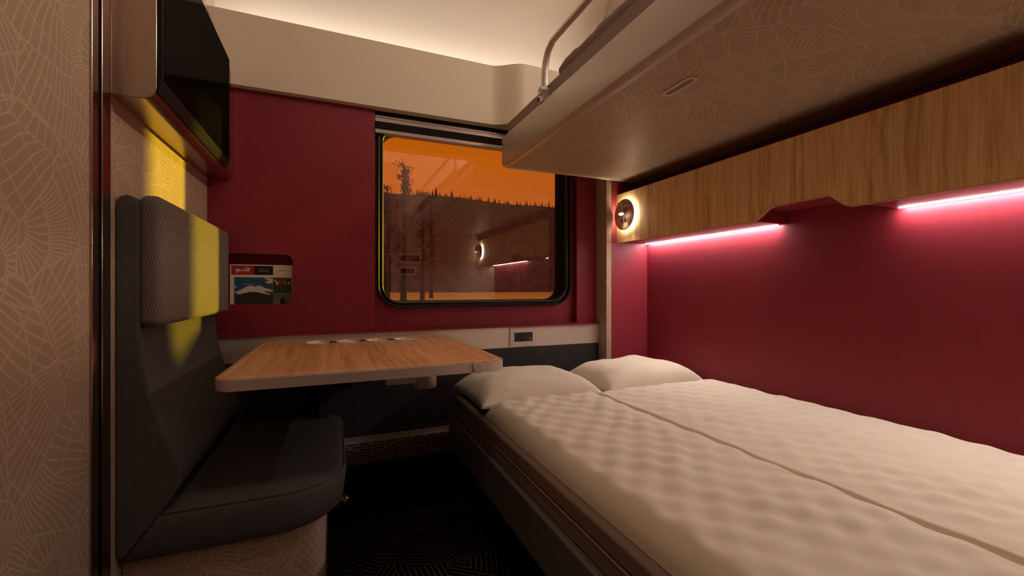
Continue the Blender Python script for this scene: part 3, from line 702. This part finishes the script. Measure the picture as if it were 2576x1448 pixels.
# ------------------------------------------------------------------ lamps of the room and an added fill lamp
def area(name,loc,sx,sy,rot,col,e,spread=180):
    l=bpy.data.lights.new(name,'AREA'); l.shape='RECTANGLE'; l.size=sx*D; l.size_y=sy*D; l.color=col; l.energy=e; l.spread=R(spread)
    o=bpy.data.objects.new(name,l); COL.objects.link(o); o.location=W(loc); o.rotation_euler=rot; return o
PI=math.pi
# berth LED strips below the cabinets (shine down)
area('berth_led_light',(.7975,(.5697+.951)/2,ZB-.0002),.0022,.951-.5697,(0,R(28),0),(1,.89,.78),1.7*.38,130)
area('berth_led_light',(.7975,(.3756-.05)/2,ZB-.0002),.0022,.3756+.05,(0,R(28),0),(1,.89,.78),1.7*.425,130)
# cove LED behind the valance (shines up)
cv=thing('cove_light','white LED strip hidden behind the cream valance','light strip',(.2,1.02,.49))
MB().box(XL+.01,.66,1.026,1.034,.5000,.506).build('led_strip',M['ledw'],cv)
area('cove_led_light',(.215,1.030,.5075),.87,.008,(PI,0,0),(.86,.93,1),1.25)
# LED strip over the upper berth on the right wall, as under the lower cabinets
uw=thing('upper_light','long wall light above the upper berth','wall light',(.80,.37,.72))
MB().box(.799,XR-.0005,-.05,.79,.690,.752).build('led_strip',M['ledw'],uw)
area('upper_led_light',(.7980,.37,.721),.060,.84,(0,R(84),0),(1,.77,.57),12.0)
# unseen round fill lamp, added over the aisle to brighten the lower room
cl=thing('fill_lamp','added flat round fill lamp on the ceiling over the aisle behind the viewer','lamp',(.12,.13,.85))
MB().lathe([(.0001,.866),(.075,.866),(.075,.858),(.070,.8565),(.068,.8575),(.0001,.8575)],(.12,.13,0),'Z',40).build('fill_lamp_body',M['alu'],cl)
MB().lathe([(.0001,.8562),(.064,.8562),(.067,.8578)],(.12,.13,0),'Z',40).build('diffuser',M['fillglow'],cl)
l=bpy.data.lights.new('fill_lamp_light','AREA'); l.shape='DISK'; l.size=.125*D; l.color=(1,.84,.68); l.energy=3.0
o=bpy.data.objects.new('fill_lamp_light',l); COL.objects.link(o); o.location=W((.12,.13,.8545))
# halo of the reading lamps
for yc in (.9115,.012):
    pl_=bpy.data.lights.new('spot_beam','SPOT'); pl_.energy=1.2; pl_.color=(1,.86,.66); pl_.spot_size=R(70); pl_.spot_blend=.6; pl_.shadow_soft_size=.01
    o=bpy.data.objects.new('spot_beam',pl_); COL.objects.link(o); o.location=W((XC-.0236,yc-.006,.1865)); o.rotation_euler=(R(-6),R(-6),0)

# low evening sun through the window
su=bpy.data.lights.new('evening_sun','SUN'); su.energy=8.8; su.color=(1,.73,.02); su.angle=R(3.4)
o=bpy.data.objects.new('evening_sun',su); COL.objects.link(o)
sd=Vector((-.79,-.340,-.085)).normalized(); o.rotation_euler=sd.to_track_quat('-Z','Y').to_euler(); o.location=(12,6,4)

# ------------------------------------------------------------------ sky
wd=bpy.data.worlds.new('evening sky'); SC.world=wd; wd.use_nodes=True; nt=wd.node_tree; nt.nodes.clear()
tc=nt.nodes.new('ShaderNodeTexCoord'); sp=nt.nodes.new('ShaderNodeSeparateXYZ'); nt.links.new(tc.outputs['Generated'],sp.inputs[0])
rp=nt.nodes.new('ShaderNodeValToRGB'); nt.links.new(sp.outputs[2],rp.inputs[0])
for el,(p,c) in zip([rp.color_ramp.elements[0],rp.color_ramp.elements[1],rp.color_ramp.elements.new(.3),rp.color_ramp.elements.new(.36)],[(0,(.55,.12,.035)),(.20,(.62,.115,.012)),(.30,(.62,.125,.004)),(.42,(.60,.15,.004))]):
    el.position=p; el.color=c+(1,)
bg=nt.nodes.new('ShaderNodeBackground'); bg.inputs[1].default_value=1.05; nt.links.new(rp.outputs[0],bg.inputs[0])
ou=nt.nodes.new('ShaderNodeOutputWorld'); nt.links.new(bg.outputs[0],ou.inputs[0])

# ------------------------------------------------------------------ land outside (metres, eye level z = .95)
def ground_h(x,y):
    if y<215: return -1.35
    k=(y-215)/(420-215)
    return -1.35+(.2175*420+1.3)*(k**.75)
def ridge(x): return 1.2*math.sin(x*.02)+.8*math.sin(x*.061+1)
mb=MB(); xs=[-260+8*i for i in range(101)]; ys=[2.6,8,20,60,120,180,215,222,232,245,262,285,310,335,360,385,405,420,440,520]
pts=[]
def hz(x,y):
    h=ground_h(x,min(y,420))+ridge(x)*max(0,min(1,(y-215)/200))
    if y>420: h-=(y-420)*.25
    return h
for y in ys:
    for x in xs: pts.append((x,y,hz(x,y)))
nx=len(xs)
mb.add(pts,[(j*nx+i,j*nx+i+1,(j+1)*nx+i+1,(j+1)*nx+i) for j in range(len(ys)-1) for i in range(nx-1)])
t=NT('forest slope'); c=t.coord(); n=t.noise(c,.25,5,.65)[0]; n2=t.noise(c,.02,3)[0]
M['slope']=t.pr(t.mix(t.m('MULTIPLY',n2,1.0),t.ramp(n,[(.35,(.03,.011,.007)),(.65,(.13,.040,.022))]),(.06,.025,.015)),1.0,0,t.bump(n,1.0,1.5),0)
t=NT('dry grass'); c=t.coord(); n=t.noise(c,1.3,5,.7)[0]
M['grass']=t.pr(t.ramp(n,[(.3,(.22,.085,.018)),(.7,(.50,.20,.035))]),1.0,0,None,0)
hs=mb.build('hillside',M['slope'],None,world=True,angle=60); tag(hs,'dark wooded hillside beyond the window','hill',None,'structure')
vb=MB(); gx=[-60+6*i for i in range(40)]; gy=[2.4,5,10,20,40,80,120,160,205]; pts=[]
for y in gy:
    for x in gx: pts.append((x,y,-1.0+.03*math.sin(x*1.7+y)))
vb.add(pts,[(j*40+i,j*40+i+1,(j+1)*40+i+1,(j+1)*40+i) for j in range(len(gy)-1) for i in range(39)])
tag(vb.build('grass_verge',M['grass'],None,world=True),'strip of sunlit dry grass beside the track','grass',None,'stuff')
# spruces along the crest
M['spruce']=plain('haze tinted spruce',(.11,.026,.013),1.0,0,0)  # reddish evening haze is put into the tree colour
M['spruce2']=plain('bark',(.03,.015,.01),1.0,0,0)
def spruce_mesh(seed):
    rr=random.Random(seed); mb=MB(); mb.tube([(0,0,-.6),(0,0,1.2)],[.14,.10],6,True,1)
    n=7
    for k in range(n):
        z=.6+6.4*k/n; r=1.35*(1-k/n)**.9+.16; m=9; vs=[(0,0,z+1.7*(1-.4*k/n))]
        for q in range(m*2):
            a=2*math.pi*q/(m*2)+k; r2=r*(1 if q%2 else .62)*rr.uniform(.75,1.15); vs.append((r2*math.cos(a),r2*math.sin(a),z-.25*(q%2)))
        mb.add(vs,[(0,1+q,1+(q+1)%(m*2)) for q in range(m*2)])
    return mb
rr=random.Random(11); protos=[]
xx=70.0; i=0
while xx<262:
    y=rr.uniform(408,424); 
    if i<4:
        o=spruce_mesh(i).build('spruce_tree',[M['spruce'],M['spruce2']],None,world=True,smooth=False); protos.append(o)
    else:
        o=protos[i%4].copy(); COL.objects.link(o)
    s=rr.choice((.4,.5,.55,.6,.7,.85,1.0)); 
    if i==9: s=1.5
    o.scale=(s*.95,s*.95,s); o.rotation_euler=(0,0,rr.uniform(0,6)); o.location=(xx,y,hz(xx,y)-.6*s)
    tag(o,'small spruce in the tree line on the far hill crest','tree','spruces on the hill crest')
    xx+=rr.uniform(1.5,3.4)*(1.4 if s>.9 else 1); i+=1
# leafy trees on the left, nearer
M['leaf']=plain('haze tinted foliage',(.085,.018,.009),1.0,0,0)  # leaf colour carries the reddish haze of the distance
def leafy(name,label,x,y,h,w,seed,z0=None):
    rr=random.Random(seed); base=hz(x,y) if z0 is None else z0; base=-1.0
    t=bpy.data.objects.new(name,None); COL.objects.link(t); t.location=(x,y,base); ORG[t.name]=Vector((x,y,base)); tag(t,label,'tree','leafy trees left of the view')
    tk=MB(); tk.tube([(x,y,base+.02),(x+.2,y,base+h*.5),(x,y,base+h*.92)],[h*.022,h*.014,h*.004],8)
    cr=MB()
    for k in range(44):
        f=rr.uniform(.08,.98)**.8; a=rr.uniform(0,2*math.pi); L=w*(1-f*.72)*rr.uniform(.55,1.1)
        p0=Vector((x,y,base+h*f*.93)); p1=p0+Vector((L*math.cos(a),L*math.sin(a),L*rr.uniform(.15,.5)))
        tk.tube([p0,p1],[h*.004,h*.0015],5)
        for q in range(40):
            c=p0.lerp(p1,rr.uniform(.25,1.05))+Vector((rr.gauss(0,1),rr.gauss(0,1),rr.gauss(0,.8)))*w*.15
            s=rr.uniform(.10,.26); vs=[]
            u=Vector((rr.gauss(0,1),rr.gauss(0,1),rr.gauss(0,1))).normalized(); v=u.orthogonal().normalized(); n=u.cross(v)
            cr.add([c+u*s,c+v*s*.6,c-u*s,c-v*s*.6,c+n*s*.35],[(0,1,4),(1,2,4),(2,3,4),(3,0,4),(0,3,2,1)])
    tk.build('trunk',M['spruce2'],t,world=True); cr.build('foliage',M['leaf'],t,world=True,smooth=False)
leafy('leafy_tree','tallest leafy tree at the left of the window view',8.75,60,20.9,1.9,3)
leafy('leafy_tree','leafy tree half hidden by the left window frame',7.7,70,19.8,2.2,5)
leafy('leafy_tree','low leafy tree right of the tallest one',13.6,72,19.5,2.0,8)
leafy('leafy_tree','smallest leafy tree before the spruce line begins',17.6,84,20.3,2.0,9)

# ------------------------------------------------------------------ camera and view
cam=bpy.data.cameras.new('camera'); cam.lens=15; cam.sensor_width=36; cam.clip_start=.02; cam.clip_end=3000; cam.shift_y=1/2576
co=bpy.data.objects.new('camera',cam); COL.objects.link(co); co.location=W((0,0,0)); co.rotation_euler=(R(90),0,-R(22.57)); SC.camera=co
SC.view_settings.view_transform='Standard'; SC.view_settings.look='None'; SC.view_settings.exposure=.1; SC.view_settings.gamma=1; SC.view_settings.use_curve_mapping=False
SC.cycles.max_bounces=10; SC.cycles.diffuse_bounces=5; SC.cycles.glossy_bounces=5; SC.cycles.transparent_max_bounces=10
SC.cycles.sample_clamp_indirect=6
